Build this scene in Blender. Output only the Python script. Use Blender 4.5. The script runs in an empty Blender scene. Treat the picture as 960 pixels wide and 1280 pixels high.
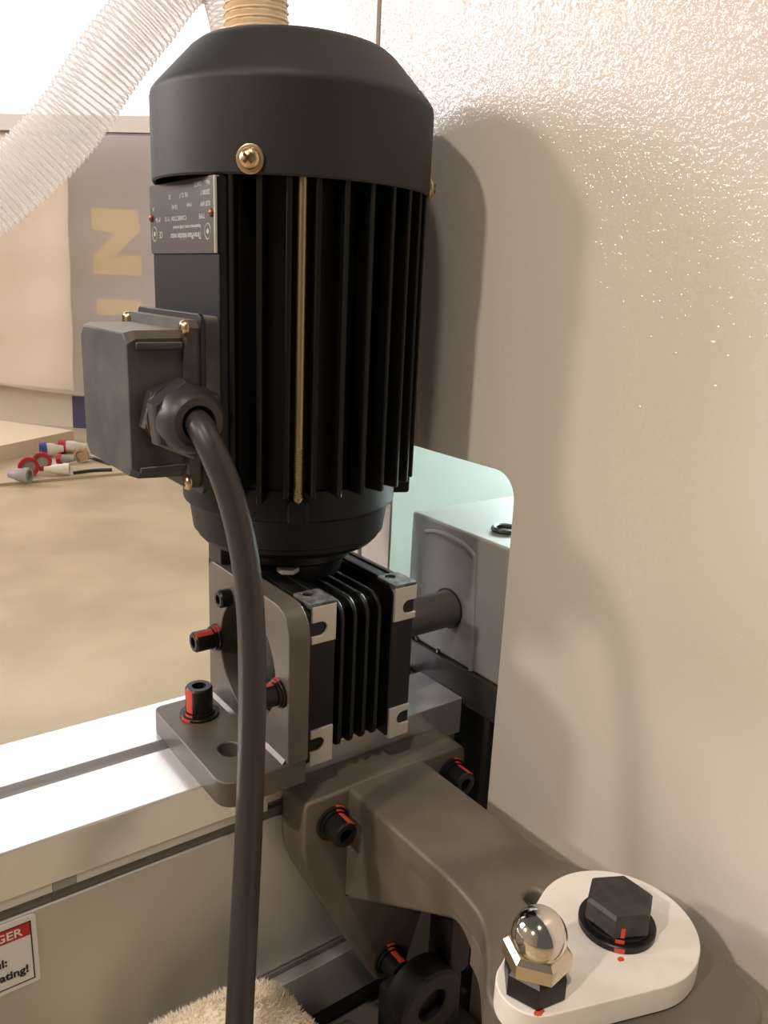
import bpy, bmesh, math, random
from mathutils import Vector, Matrix
random.seed(7)
D2R = math.radians
SC = bpy.context.scene
COL = SC.collection
BASE = 0.9                       # rail top above the floor (m); all lengths below are mm from the rail top

# ------------------------------------------------------------------ camera
YAW, PIT, ROL, F = D2R(36.833), D2R(15.550), D2R(-2.520), 1025.55
fwd = Vector((math.sin(YAW) * math.cos(PIT), math.cos(YAW) * math.cos(PIT), -math.sin(PIT)))
rt = Vector((math.cos(YAW), -math.sin(YAW), 0))
dn = fwd.cross(rt)
R2 = rt * math.cos(ROL) + dn * math.sin(ROL)
Dn2 = -rt * math.sin(ROL) + dn * math.cos(ROL)
CAMP = Vector((0, 0, 214))       # mm
cd = bpy.data.cameras.new('camera'); cam = bpy.data.objects.new('camera', cd); COL.objects.link(cam)
cd.sensor_fit = 'VERTICAL'; cd.sensor_height = 32; cd.lens = F / 1280 * 32
cd.clip_start = 0.01; cd.clip_end = 100
mm = Matrix((R2, -Dn2, -fwd)).transposed().to_4x4()
mm.translation = Vector((0, 0, BASE + 0.214)); cam.matrix_world = mm
SC.camera = cam

def ray(x, y):
    return R2 * ((x - 480) / F) + Dn2 * ((y - 640) / F) + fwd
def onp(x, y, ax, v):            # pixel -> point on the plane axis = v (mm)
    d = ray(x, y); return CAMP + d * ((v - CAMP[ax]) / d[ax])
def onfloor(x, y, h=0):          # pixel -> point h mm above the floor
    return onp(x, y, 2, -BASE * 1000 + h)
WN = Vector((math.sin(D2R(45)), math.cos(D2R(45)), 0)); WU = Vector((WN.y, -WN.x, 0)); WD = 5500.0
def onwall(x, y, off=0):         # pixel -> point off mm in front of the back wall
    d = ray(x, y); return CAMP + d * ((WD - off) / d.dot(WN))

# ------------------------------------------------------------------ world, lamps, exposure
SC.view_settings.view_transform = 'Standard'; SC.view_settings.look = 'None'
SC.view_settings.gamma = 1; SC.view_settings.use_curve_mapping = False
SC.view_settings.exposure = 0.0
w = bpy.data.worlds.new('hall_air'); SC.world = w; w.use_nodes = True
w.node_tree.nodes['Background'].inputs[0].default_value = (1.0, 0.88, 0.76, 1)
w.node_tree.nodes['Background'].inputs[1].default_value = 0.10

def hall_light(az, elev, dist, power, size, col=(1, 0.855, 0.73)):
    # az: direction towards the lamp, degrees from +X counter-clockwise, seen from the motor
    a, e = D2R(az), D2R(elev)
    p = Vector((0.197, 0.342, BASE + 0.26)) + Vector((math.cos(a) * math.cos(e), math.sin(a) * math.cos(e), math.sin(e))) * dist
    l = bpy.data.lights.new('hall_lamp_light', 'AREA'); l.shape = 'DISK'; l.size = size; l.energy = power; l.color = col
    o = bpy.data.objects.new('hall_lamp_light', l); COL.objects.link(o); o.location = p
    o.rotation_euler = (Vector((0.2, 0.3, BASE)) - p).to_track_quat('-Z', 'Y').to_euler()
    return o, p
LAMPS = [hall_light(188.6, 36, 6.5, 150, 0.30),
         hall_light(150.2, 22, 6.5, 100, 0.6),
         hall_light(218, 64, 5.0, 85, 0.40)]

# ------------------------------------------------------------------ materials
MATS = {}
def mat(name, col, rough=0.5, metal=0.0, noise=None, bump=None, spec=0.5, coat=0.0, trans=0.0, alpha=1.0, emit=None):
    m = bpy.data.materials.new(name); m.use_nodes = True; nt = m.node_tree; b = nt.nodes['Principled BSDF']
    b.inputs['Base Color'].default_value = (*col, 1); b.inputs['Roughness'].default_value = rough; b.inputs['Metallic'].default_value = metal
    b.inputs['Specular IOR Level'].default_value = spec; b.inputs['Coat Weight'].default_value = coat
    b.inputs['Transmission Weight'].default_value = trans; b.inputs['Alpha'].default_value = alpha
    if emit: b.inputs['Emission Color'].default_value = (*emit[0], 1); b.inputs['Emission Strength'].default_value = emit[1]
    tc = nt.nodes.new('ShaderNodeTexCoord')
    if noise:                    # (scale, second colour, lo, hi)
        n = nt.nodes.new('ShaderNodeTexNoise'); n.inputs['Scale'].default_value = noise[0]; n.inputs['Detail'].default_value = 5
        r = nt.nodes.new('ShaderNodeValToRGB'); r.color_ramp.elements[0].color = (*col, 1); r.color_ramp.elements[1].color = (*noise[1], 1)
        r.color_ramp.elements[0].position = noise[2]; r.color_ramp.elements[1].position = noise[3]
        nt.links.new(tc.outputs['Object'], n.inputs['Vector']); nt.links.new(n.outputs['Fac'], r.inputs['Fac']); nt.links.new(r.outputs['Color'], b.inputs['Base Color'])
    if bump:                     # (scale, strength, distance m)
        n = nt.nodes.new('ShaderNodeTexNoise'); n.inputs['Scale'].default_value = bump[0]; n.inputs['Detail'].default_value = 1.5
        u = nt.nodes.new('ShaderNodeBump'); u.inputs['Strength'].default_value = bump[1]; u.inputs['Distance'].default_value = bump[2]
        nt.links.new(tc.outputs['Object'], n.inputs['Vector']); nt.links.new(n.outputs['Fac'], u.inputs['Height']); nt.links.new(u.outputs['Normal'], b.inputs['Normal'])
    MATS[name] = m; return m
mat('cover_black', (0.017, 0.017, 0.018), 0.55, bump=(900, 0.08, 0.0004))
mat('body_black', (0.0045, 0.0045, 0.005), 0.45, spec=0.3, bump=(500, 0.1, 0.0004))
mat('gear_black', (0.0045, 0.0045, 0.005), 0.4, spec=0.4, bump=(400, 0.12, 0.0004))
mat('box_black', (0.040, 0.038, 0.035), 0.55, noise=(45, (0.11, 0.10, 0.088), 0.4, 0.8), bump=(700, 0.1, 0.0004))
mat('gland_black', (0.034, 0.030, 0.027), 0.42)
mat('cable_black', (0.034, 0.031, 0.028), 0.4)
mat('brass_zinc', (0.70, 0.53, 0.33), 0.3, 1.0)
mat('recess_brown', (0.12, 0.06, 0.03), 0.5, 0.4)
mat('rod_steel', (0.42, 0.33, 0.20), 0.4, 1.0)
mat('raw_alu', (0.62, 0.59, 0.54), 0.45, 0.25)
mat('worn_edge', (0.16, 0.15, 0.135), 0.5, noise=(300, (0.05, 0.05, 0.05), 0.4, 0.6))
mat('bracket_steel', (0.120, 0.104, 0.085), 0.42, 0.3, noise=(45, (0.155, 0.135, 0.11), 0.35, 0.7))
mat('cast_steel', (0.130, 0.108, 0.084), 0.5, 0.2, noise=(28, (0.195, 0.165, 0.13), 0.35, 0.7), bump=(260, 0.06, 0.0005))
mat('black_oxide', (0.017, 0.016, 0.016), 0.35, 0.4)
mat('hex_oxide', (0.045, 0.043, 0.042), 0.45, 0.4, noise=(200, (0.07, 0.067, 0.062), 0.4, 0.7))
mat('marker_red', (0.70, 0.085, 0.05), 0.6, noise=(900, (0.55, 0.06, 0.04), 0.4, 0.7))
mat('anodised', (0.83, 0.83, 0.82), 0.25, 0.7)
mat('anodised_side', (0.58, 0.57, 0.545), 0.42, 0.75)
mat('slot_strip', (0.70, 0.68, 0.63), 0.5, 0.2)
mat('slot_reflection', (0.36, 0.345, 0.31), 0.5, 0.3)  # dark reflection in the slot strip, painted as a duller piece
mat('slot_dark', (0.16, 0.15, 0.135), 0.55, 0.3)
mat('powder_white', (0.70, 0.655, 0.60), 0.5, spec=0.3, coat=0.9, bump=(600, 0.75, 0.0007))
_n = MATS['powder_white'].node_tree; _p = _n.nodes['Principled BSDF']; _p.inputs['Coat Roughness'].default_value = 0.05; _p.inputs['Coat IOR'].default_value = 1.6
_n.links.new(_p.inputs['Normal'].links[0].from_socket, _p.inputs['Coat Normal']); _n.links.remove(_p.inputs['Normal'].links[0])
mat('block_grey', (0.27, 0.265, 0.255), 0.42, noise=(20, (0.32, 0.315, 0.30), 0.35, 0.7), bump=(300, 0.12, 0.0005))
mat('dark_steel', (0.035, 0.032, 0.028), 0.5)
mat('shaft_steel', (0.17, 0.16, 0.14), 0.42, 0.6)
mat('rubber_black', (0.012, 0.012, 0.012), 0.45)
mat('inner_white', (0.78, 0.84, 0.82), 0.6)
mat('white_plastic', (0.84, 0.80, 0.74), 0.5, noise=(90, (0.78, 0.73, 0.66), 0.5, 0.8))
mat('chrome', (0.86, 0.82, 0.74), 0.09, 1.0)
mat('brass_nickel', (0.74, 0.66, 0.52), 0.2, 1.0)
mat('label_white', (0.80, 0.79, 0.77), 0.4)
mat('label_red', (0.50, 0.012, 0.025), 0.4)
mat('label_black', (0.02, 0.015, 0.015), 0.5)
mat('plate_print', (0.58, 0.55, 0.51), 0.45)
mat('plate_dark', (0.085, 0.074, 0.060), 0.42, 0.35)
mat('rivet_copper', (0.22, 0.08, 0.05), 0.4, 0.6)
mat('wool', (0.97, 0.90, 0.76), 0.9, noise=(120, (0.94, 0.84, 0.67), 0.4, 0.7))
mat('concrete', (0.44, 0.355, 0.225), 0.36, noise=(2.6, (0.56, 0.46, 0.295), 0.36, 0.62), bump=(60, 0.05, 0.001))
mat('mat_beige', (0.50, 0.41, 0.27), 0.5, noise=(3, (0.56, 0.46, 0.31), 0.4, 0.7))
mat('joint_dark', (0.22, 0.17, 0.11), 0.7)
mat('wall_paint', (0.62, 0.55, 0.46), 0.7)
mat('trim_white', (0.84, 0.80, 0.75), 0.6)
mat('banner_violet', (0.30, 0.26, 0.30), 0.7)
mat('banner_yellow', (0.68, 0.53, 0.20), 0.7)
mat('banner_blue', (0.06, 0.05, 0.12), 0.6)
mat('cloth_cream', (0.80, 0.70, 0.58), 0.8, bump=(9, 0.3, 0.02))
mat('board_cream', (0.80, 0.68, 0.48), 0.6)
mat('plug_grey', (0.33, 0.31, 0.28), 0.5)
mat('plug_white', (0.80, 0.74, 0.64), 0.5)
mat('plug_red', (0.48, 0.02, 0.03), 0.45)
mat('plug_blue', (0.05, 0.07, 0.30), 0.45)
mat('plug_tan', (0.48, 0.34, 0.20), 0.5)
mat('hose_tan', (0.78, 0.59, 0.38), 0.45)
mat('teal_grey', (0.42, 0.45, 0.42), 0.5)

# settled dust on the upward faces and smudges of the terminal box
_n = MATS['box_black'].node_tree; _p = _n.nodes['Principled BSDF']; _src = _p.inputs['Base Color'].links[0].from_socket
_g = _n.nodes.new('ShaderNodeNewGeometry'); _s = _n.nodes.new('ShaderNodeSeparateXYZ'); _n.links.new(_g.outputs['True Normal'], _s.inputs[0])
_r = _n.nodes.new('ShaderNodeMapRange'); _r.inputs[1].default_value = 0.5; _r.inputs[2].default_value = 0.95; _n.links.new(_s.outputs['Z'], _r.inputs[0])
_m = _n.nodes.new('ShaderNodeMix'); _m.data_type = 'RGBA'; _m.inputs[7].default_value = (0.21, 0.18, 0.14, 1)
_n.links.new(_r.outputs[0], _m.inputs[0]); _n.links.new(_src, _m.inputs[6]); _n.links.new(_m.outputs[2], _p.inputs['Base Color'])

def veil_mat(name, col, opac, rough=0.4):      # thin translucent plastic film
    m = bpy.data.materials.new(name); m.use_nodes = True; nt = m.node_tree; b = nt.nodes['Principled BSDF']; out = nt.nodes['Material Output']
    b.inputs['Base Color'].default_value = (*col, 1); b.inputs['Roughness'].default_value = rough
    t = nt.nodes.new('ShaderNodeBsdfTransparent'); tl = nt.nodes.new('ShaderNodeBsdfTranslucent'); tl.inputs[0].default_value = (*col, 1)
    a = nt.nodes.new('ShaderNodeMixShader'); a.inputs[0].default_value = 0.45
    nt.links.new(b.outputs[0], a.inputs[1]); nt.links.new(tl.outputs[0], a.inputs[2])
    x = nt.nodes.new('ShaderNodeMixShader'); x.inputs[0].default_value = opac
    nt.links.new(t.outputs[0], x.inputs[1]); nt.links.new(a.outputs[0], x.inputs[2]); nt.links.new(x.outputs[0], out.inputs[0])
    MATS[name] = m
veil_mat('plastic_sheet', (0.92, 0.86, 0.78), 0.52)
veil_mat('hose_clear', (0.97, 0.95, 0.95), 0.55, 0.2)
veil_mat('hose_rib', (0.98, 0.97, 0.97), 0.8, 0.2)
def glow(name, col, s):
    m = bpy.data.materials.new(name); m.use_nodes = True; nt = m.node_tree; nt.nodes.remove(nt.nodes['Principled BSDF'])
    e = nt.nodes.new('ShaderNodeEmission'); e.inputs[0].default_value = (*col, 1); e.inputs[1].default_value = s
    nt.links.new(e.outputs[0], nt.nodes['Material Output'].inputs[0]); MATS[name] = m
glow('wall_glow', (1.0, 0.97, 0.95), 2.3)  # emission standing in for the brightly lit white upper wall
glow('window_glow', (1.0, 0.93, 0.99), 24.0)
glow('lamp_lens', (1.0, 0.84, 0.64), 40)
glow('cool_tube', (0.84, 1.0, 0.975), 200)

# ------------------------------------------------------------------ builders (mm)
ORI = {}                         # object name -> world origin in mm
def link(o, parent, origin):
    COL.objects.link(o)
    ORI[o.name] = Vector(origin)
    po = ORI[parent.name] if parent else Vector((0, 0, -BASE * 1000))
    o.location = (Vector(origin) - po) / 1000
    if parent: o.parent = parent
    return o
def thing(name, label, cat, base, group=None):
    o = bpy.data.objects.new(name, None); o.empty_display_size = 0.02; link(o, None, base)
    o['label'] = label; o['category'] = cat
    if group: o['group'] = group
    return o
def tag(o, label, cat, group=None):
    o['label'] = label; o['category'] = cat
    if group: o['group'] = group
    return o
def struct(o): o['kind'] = 'structure'; return o
def finish(bm, name, m, parent=None, smooth=True, angle=35):
    bm.normal_update()
    vs = [v.co for v in bm.verts]
    lo = Vector([min(v[i] for v in vs) for i in range(3)]); hi = Vector([max(v[i] for v in vs) for i in range(3)])
    org = Vector(((lo.x + hi.x) / 2, (lo.y + hi.y) / 2, lo.z))
    for v in bm.verts: v.co = (v.co - org) / 1000
    bmesh.ops.recalc_face_normals(bm, faces=bm.faces)
    if smooth:
        for e in bm.edges:
            e.smooth = not (len(e.link_faces) == 2 and e.calc_face_angle(0) > D2R(angle))
        for f in bm.faces: f.smooth = True
    me = bpy.data.meshes.new(name); bm.to_mesh(me); bm.free()
    me.materials.append(MATS[m])
    o = bpy.data.objects.new(name, me)
    if smooth:
        wn = o.modifiers.new('weighted_normals', 'WEIGHTED_NORMAL'); wn.keep_sharp = True; wn.weight = 60
    return link(o, parent, org)
def frame(axis):                 # matrix whose local z is the given axis
    z = Vector(axis).normalized()
    up = Vector((0, 0, 1)) if abs(z.z) < 0.9 else Vector((1, 0, 0))
    x = up.cross(z).normalized(); y = z.cross(x)
    return Matrix((x, y, z)).transposed()
def b_box(bm, x0, x1, y0, y1, z0, z1, bev=0, seg=2):
    r = bmesh.ops.create_cube(bm, size=1)
    for v in r['verts']:
        v.co = Vector((x0 + (v.co.x + .5) * (x1 - x0), y0 + (v.co.y + .5) * (y1 - y0), z0 + (v.co.z + .5) * (z1 - z0)))
    if bev:
        es = list({e for v in r['verts'] for e in v.link_edges})
        bmesh.ops.bevel(bm, geom=es, offset=bev, segments=seg, profile=0.5, affect='EDGES')
def b_lathe(bm, prof, c=(0, 0, 0), axis=(0, 0, 1), n=48, rot=0):   # prof: (radius, height)
    M = frame(axis); c = Vector(c); rings = []
    for r, h in prof:
        if r < 1e-6: rings.append([bm.verts.new(c + M @ Vector((0, 0, h)))])
        else: rings.append([bm.verts.new(c + M @ Vector((r * math.cos(rot + 2 * math.pi * k / n), r * math.sin(rot + 2 * math.pi * k / n), h))) for k in range(n)])
    for a, b in zip(rings, rings[1:]):
        if len(a) == 1 and len(b) == 1: continue
        for k in range(n):
            k2 = (k + 1) % n
            if len(a) == 1: bm.faces.new((a[0], b[k], b[k2]))
            elif len(b) == 1: bm.faces.new((a[k], b[0], a[k2]))
            else: bm.faces.new((a[k], a[k2], b[k2], b[k]))
def b_tube(bm, pts, r, n=12, caps=True):
    pts = [Vector(p) for p in pts]; rings = []; prev = None
    for i, p in enumerate(pts):
        t = (pts[min(i + 1, len(pts) - 1)] - pts[max(i - 1, 0)]).normalized()
        if prev is None: x = frame(t).col[0].copy()
        else: x = (prev - t * prev.dot(t)).normalized()
        prev = x; y = t.cross(x); rr = r(i) if callable(r) else r
        rings.append([bm.verts.new(p + (x * math.cos(2 * math.pi * k / n) + y * math.sin(2 * math.pi * k / n)) * rr) for k in range(n)])
    for a, b in zip(rings, rings[1:]):
        for k in range(n): bm.faces.new((a[k], a[(k + 1) % n], b[(k + 1) % n], b[k]))
    if caps: bm.faces.new(rings[0][::-1]); bm.faces.new(rings[-1])
def spline(pts, n=10):
    P = [Vector(p) for p in pts]; P = [P[0] * 2 - P[1]] + P + [P[-1] * 2 - P[-2]]; out = []
    for i in range(1, len(P) - 2):
        for k in range(n):
            t = k / n; a, b, c, d = P[i - 1:i + 3]
            out.append(0.5 * ((2 * b) + (c - a) * t + (2 * a - 5 * b + 4 * c - d) * t * t + (3 * b - a - 3 * c + d) * t ** 3))
    out.append(P[-2]); return out
def circ(cx, cy, r, n=40, a0=0, a1=360):
    full = abs(a1 - a0) >= 360
    return [(cx + r * math.cos(D2R(a0 + (a1 - a0) * k / (n if full else n - 1))), cy + r * math.sin(D2R(a0 + (a1 - a0) * k / (n if full else n - 1)))) for k in range(n)]
def rrect(x0, x1, y0, y1, r, n=7):       # r: one radius or (bl, br, tr, tl)
    if not isinstance(r, (tuple, list)): r = (r,) * 4
    o = []
    for (cx, cy, a, q) in ((x0, y0, 180, r[0]), (x1, y0, 270, r[1]), (x1, y1, 0, r[2]), (x0, y1, 90, r[3])):
        sx = 1 if cx == x0 else -1; sy = 1 if cy == y0 else -1
        o += circ(cx + sx * q, cy + sy * q, q, n, a, a + 90) if q > 0 else [(cx, cy)]
    return o
def poly_round(pts, r, n=6):
    out = []; N = len(pts)
    for i in range(N):
        p = Vector(pts[i][:2]); a = (Vector(pts[i - 1][:2]) - p); b = (Vector(pts[(i + 1) % N][:2]) - p)
        rr = pts[i][2] if len(pts[i]) > 2 else r
        q = min(rr, a.length * .45, b.length * .45)
        A = p + a.normalized() * q; B = p + b.normalized() * q
        for k in range(n + 1):
            t = k / n; out.append(tuple(A * (1 - t) ** 2 + p * 2 * t * (1 - t) + B * t * t))
    return out
AX = {'z': Matrix.Identity(3), 'x': Matrix(((0, 0, 1), (1, 0, 0), (0, 1, 0))), 'y': Matrix(((1, 0, 0), (0, 0, -1), (0, 1, 0)))}
def plate_bm(loops, axis, a0, a1, bev=0.6, bm=None):
    """flat outline(s) with holes, thickened along the axis; first two coordinates: z:(X,Y) x:(Y,Z) y:(X,Z)"""
    cu = bpy.data.curves.new('outline', 'CURVE'); cu.dimensions = '2D'; cu.fill_mode = 'BOTH'
    for lp in loops:
        s = cu.splines.new('POLY'); s.points.add(len(lp) - 1); s.use_cyclic_u = True
        for p, q in zip(s.points, lp): p.co = (q[0], q[1], 0, 1)
    h = abs(a1 - a0) / 2
    cu.extrude = h - bev; cu.bevel_depth = bev; cu.bevel_resolution = 2; cu.offset = -bev
    o = bpy.data.objects.new('outline', cu); COL.objects.link(o)
    dg = bpy.context.evaluated_depsgraph_get(); me = bpy.data.meshes.new_from_object(o.evaluated_get(dg))
    bpy.data.objects.remove(o); bpy.data.curves.remove(cu)
    tmp = bmesh.new(); tmp.from_mesh(me); bpy.data.meshes.remove(me)
    bmesh.ops.remove_doubles(tmp, verts=tmp.verts, dist=0.002)
    mid = (a0 + a1) / 2; off = {'z': Vector((0, 0, mid)), 'x': Vector((mid, 0, 0)), 'y': Vector((0, mid, 0))}[axis]
    for v in tmp.verts: v.co = AX[axis] @ v.co + off
    if bm is None: return tmp
    m2 = bpy.data.meshes.new('t'); tmp.to_mesh(m2); tmp.free(); bm.from_mesh(m2); bpy.data.meshes.remove(m2); return bm
def plate(name, loops, axis, a0, a1, m, parent=None, bev=0.6):
    return finish(plate_bm(loops, axis, a0, a1, bev), name, m, parent)
def box(name, x0, x1, y0, y1, z0, z1, m, parent=None, bev=0.5, seg=2):
    bm = bmesh.new(); b_box(bm, x0, x1, y0, y1, z0, z1, bev, seg); return finish(bm, name, m, parent)
def lathe(name, prof, m, parent=None, c=(0, 0, 0), axis=(0, 0, 1), n=48, rot=0, angle=35):
    bm = bmesh.new(); b_lathe(bm, prof, c, axis, n, rot); return finish(bm, name, m, parent, angle=angle)
def tube(name, pts, r, m, parent=None, n=12):
    bm = bmesh.new(); b_tube(bm, pts, r, n); return finish(bm, name, m, parent)
def writing(name, txt, size, origin, right, up, m, parent, align='LEFT', depth=0.05, bold=0.0, sx=1.0):
    cu = bpy.data.curves.new('letters', 'FONT'); cu.body = txt; cu.size = size; cu.align_x = align; cu.extrude = depth; cu.offset = bold; cu.resolution_u = 3
    o = bpy.data.objects.new('letters', cu); COL.objects.link(o)
    dg = bpy.context.evaluated_depsgraph_get(); me = bpy.data.meshes.new_from_object(o.evaluated_get(dg))
    bpy.data.objects.remove(o); bpy.data.curves.remove(cu)
    bm = bmesh.new(); bm.from_mesh(me); bpy.data.meshes.remove(me)
    r = Vector(right).normalized(); u = Vector(up).normalized(); nz = r.cross(u); og = Vector(origin)
    for v in bm.verts: v.co = og + r * v.co.x * sx + u * v.co.y + nz * v.co.z
    return finish(bm, name, m, parent, smooth=False)

def socket_bolt(parent, c, axis, r=6.5, h=8, washer=9, mark=None, name='socket_bolt', lock=True):
    """cap screw: c on the seating face, axis pointing outwards; mark = angle of the red marker stripe"""
    A = Vector(axis).normalized(); c = Vector(c); w = 0
    sub = []
    bm = bmesh.new()
    if washer: w = 3.0
    b_lathe(bm, [(0, w), (r * 0.97, w), (r, w + .4), (r, w + h - .9), (r - .7, w + h), (r * .52, w + h)], c, A, 32)
    # hexagon socket
    M = frame(A); k0 = []; k1 = []
    b_lathe(bm, [(r * .52, w + h), (r * .50, w + h - .3), (r * .48, w + h * .45), (0, w + h * .42)], c, A, 6)
    o = finish(bm, name, 'black_oxide', parent)
    if washer:
        lathe('flat_washer', [(0, 0), (washer - .2, 0), (washer, .2), (washer, 1.3), (washer - .2, 1.5), (0, 1.5)], 'black_oxide', o, c, A, 32)
        if lock: lathe('lock_washer', [(0, 1.5), (r + .9, 1.5), (r + .9, 2.9), (0, 3.0)], 'black_oxide', o, c, A, 32)
    if mark is not None:
        bm = bmesh.new(); wd = 2.2
        segs = [(r + .12, w + .3, w + h - .5, 0), (r + 1.05, 1.6, 2.8, 1.0), (washer + .12 if washer else r + .1, .2, 1.4, .4)]
        for rr, h0, h1, dx in segs[:3 if washer else 1]:
            a0 = mark - D2R(18) + dx * .05; n = 5; vs = []
            for k in range(n + 1):
                a = a0 + D2R(37) * k / n
                vs.append([bm.verts.new(c + M @ Vector((q * math.cos(a), q * math.sin(a), h))) for q in (rr, rr - .5) for h in (h0, h1)])
            for p, q in zip(vs, vs[1:]):
                bm.faces.new((p[0], p[1], q[1], q[0])); bm.faces.new((p[2], q[2], q[3], p[3]))
                bm.faces.new((p[1], p[3], q[3], q[1])); bm.faces.new((p[0], q[0], q[2], p[2]))
            for e in (vs[0], vs[-1]): bm.faces.new((e[0], e[1], e[3], e[2]))
        pm = finish(bm, 'paint_mark', 'marker_red', o); pm['label'] = 'red marker stripe across the bolt head'
    return o
def pan_screw(parent, c, axis, r=4.2, washer=True, name='cover_screw'):
    A = Vector(axis).normalized(); c = Vector(c); bm = bmesh.new(); M = frame(A)
    h0 = 1.0 if washer else 0
    b_lathe(bm, [(0, h0), (r, h0), (r, h0 + .7), (r * .85, h0 + 1.7), (r * .5, h0 + 2.3), (0, h0 + 2.5)], c, A, 28)
    o = finish(bm, name, 'brass_zinc', parent, angle=50)
    if washer: lathe('flat_washer', [(0, 0), (r + 1.4, 0), (r + 1.4, .8), (r + 1, 1.0), (0, 1.0)], 'brass_zinc', o, c, A, 28)
    bm = bmesh.new()
    for k in (0, 1):
        a = D2R(45 + 90 * k); u = M @ Vector((math.cos(a), math.sin(a), 0)); v = A.cross(u); p = c + A * (h0 + 2.0)
        q = [p + u * sx * r * .55 + v * sy * r * .14 + A * sz for sx, sy, sz in ((-1, -1, .1), (1, -1, .1), (1, 1, .1), (-1, 1, .1), (-1, -1, .62), (1, -1, .62), (1, 1, .62), (-1, 1, .62))]
        V = [bm.verts.new(t) for t in q]
        for f in ((0, 1, 2, 3), (4, 5, 6, 7), (0, 1, 5, 4), (1, 2, 6, 5), (2, 3, 7, 6), (3, 0, 4, 7)): bm.faces.new([V[i] for i in f])
    finish(bm, 'cross_recess', 'recess_brown', o)
    return o

# ================================================================== the hall
FZ = -BASE * 1000
bm = bmesh.new(); b_box(bm, -7200, 12000, -5000, 14500, FZ - 60, FZ); struct(finish(bm, 'floor', 'concrete', smooth=False))
def wallbox(name, s0, s1, z0, z1, d0, d1, m, parent=None):   # box laid along the back wall; d = distance in front of it
    bm = bmesh.new(); V = []
    for s, d, z in [(s, d, z) for z in (z0, z1) for (s, d) in ((s0, d0), (s1, d0), (s1, d1), (s0, d1))]:
        V.append(bm.verts.new(CAMP * 0 + WN * (WD - d) + WU * s + Vector((0, 0, z))))
    for f in ((0, 1, 2, 3), (4, 5, 6, 7), (0, 1, 5, 4), (1, 2, 6, 5), (2, 3, 7, 6), (3, 0, 4, 7)): bm.faces.new([V[i] for i in f])
    return finish(bm, name, m, parent, smooth=False)
def ws(p): return p.dot(WU)
ztrim = onwall(90, 163).z
struct(wallbox('wall_back', -7000, 6000, FZ, ztrim, -120, 0, 'wall_paint'))
upper_wall = wallbox('glowing_wall', -7000, 6000, ztrim + 90, ztrim + 4300, -100, -60, 'wall_glow'); struct(upper_wall)  # white upper hall wall, made to glow instead of being lit by lamps
wallbox('wall_trim', -7000, 6000, ztrim - 10, ztrim + 90, -120, 30, 'trim_white', upper_wall)
bm = bmesh.new(); LX = -7000     # left hall wall with its window band
for y0, y1, z0, z1 in ((-5000, 8300, FZ, 6400), (14000, 14500, FZ, 6400), (8300, 14000, FZ, 2500), (8300, 14000, 6000, 6400)): b_box(bm, LX - 120, LX, y0, y1, z0, z1)
struct(finish(bm, 'wall_left', 'wall_paint', smooth=False))
bm = bmesh.new(); b_box(bm, LX - 80, LX - 60, 8300, 14000, 2500, 6000); w2 = struct(finish(bm, 'window_2', 'window_glow', smooth=False))
for y in range(8300, 14001, 1140):
    box('mullion', LX - 60, LX - 10, y - 30, y + 30, 2500, 6000, 'trim_white', w2, 0)

# banner with vertical lettering
pt, pb = onwall(85, 172, 25), onwall(85, 545, 25); sl = ws(pt); sr = ws(onwall(250, 172, 25))
bn = tag(wallbox('hanging_banner', sl, sr, FZ + 30, ztrim - 15, 12, 20, 'banner_violet'), 'violet-grey banner with pale yellow sideways lettering hung on the hall wall', 'banner')
def wall_poly(name, px, m, parent, d0, d1):
    bm = bmesh.new(); P = [onwall(x, y, d0) for x, y in px]; A = [bm.verts.new(p) for p in P]; B = [bm.verts.new(p - WN * (d1 - d0)) for p in P]
    bm.faces.new(A); bm.faces.new(B[::-1]); n = len(P)
    for i in range(n): bm.faces.new((A[i], A[(i + 1) % n], B[(i + 1) % n], B[i]))
    return finish(bm, name, m, parent, smooth=False)
l1 = wall_poly('letter', [(114, 259), (172, 263), (176, 289), (147, 318), (177, 320), (178, 345), (118, 343), (116, 321), (143, 291), (115, 287)], 'banner_yellow', bn, 21, 23); l1['label'] = 'pale yellow letter N turned on its side'
l2 = wall_poly('letter', [(121, 373), (178, 376), (179, 396), (122, 393)], 'banner_yellow', bn, 21, 23)
wall_poly('lower_band', [(90, 495), (140, 498), (140, 548), (92, 546)], 'banner_blue', bn, 21, 22)
# cloth and plastic dust sheet in front of it
def cloth(name, pxs, off, m, amp, nx=26, ny=30):
    bm = bmesh.new(); tl, tr, br, bl = [onwall(x, y, off) for x, y in pxs]; G = []
    for j in range(ny + 1):
        row = []
        for i in range(nx + 1):
            u, v = i / nx, j / ny
            p = (tl * (1 - u) + tr * u) * (1 - v) + (bl * (1 - u) + br * u) * v
            d = amp * (math.sin(u * 19 + v * 2) * .5 + math.sin(u * 8 - v * 5 + 1) * .5 + .4 * math.sin(v * 23 + u * 6))
            row.append(bm.verts.new(p - WN * d))
        G.append(row)
    for j in range(ny):
        for i in range(nx): bm.faces.new((G[j][i], G[j][i + 1], G[j + 1][i + 1], G[j + 1][i]))
    return finish(bm, name, m)
tag(cloth('cream_cloth', [(-220, 168), (84, 172), (92, 488), (-220, 455)], 70, 'cloth_cream', 18), 'cream cloth hanging against the hall wall beside the banner', 'cloth')
tag(cloth('plastic_sheet', [(-220, 166), (236, 170), (236, 510), (-220, 455)], 130, 'plastic_sheet', 20), 'thin translucent plastic sheet hanging over the banner', 'sheet')

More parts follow.
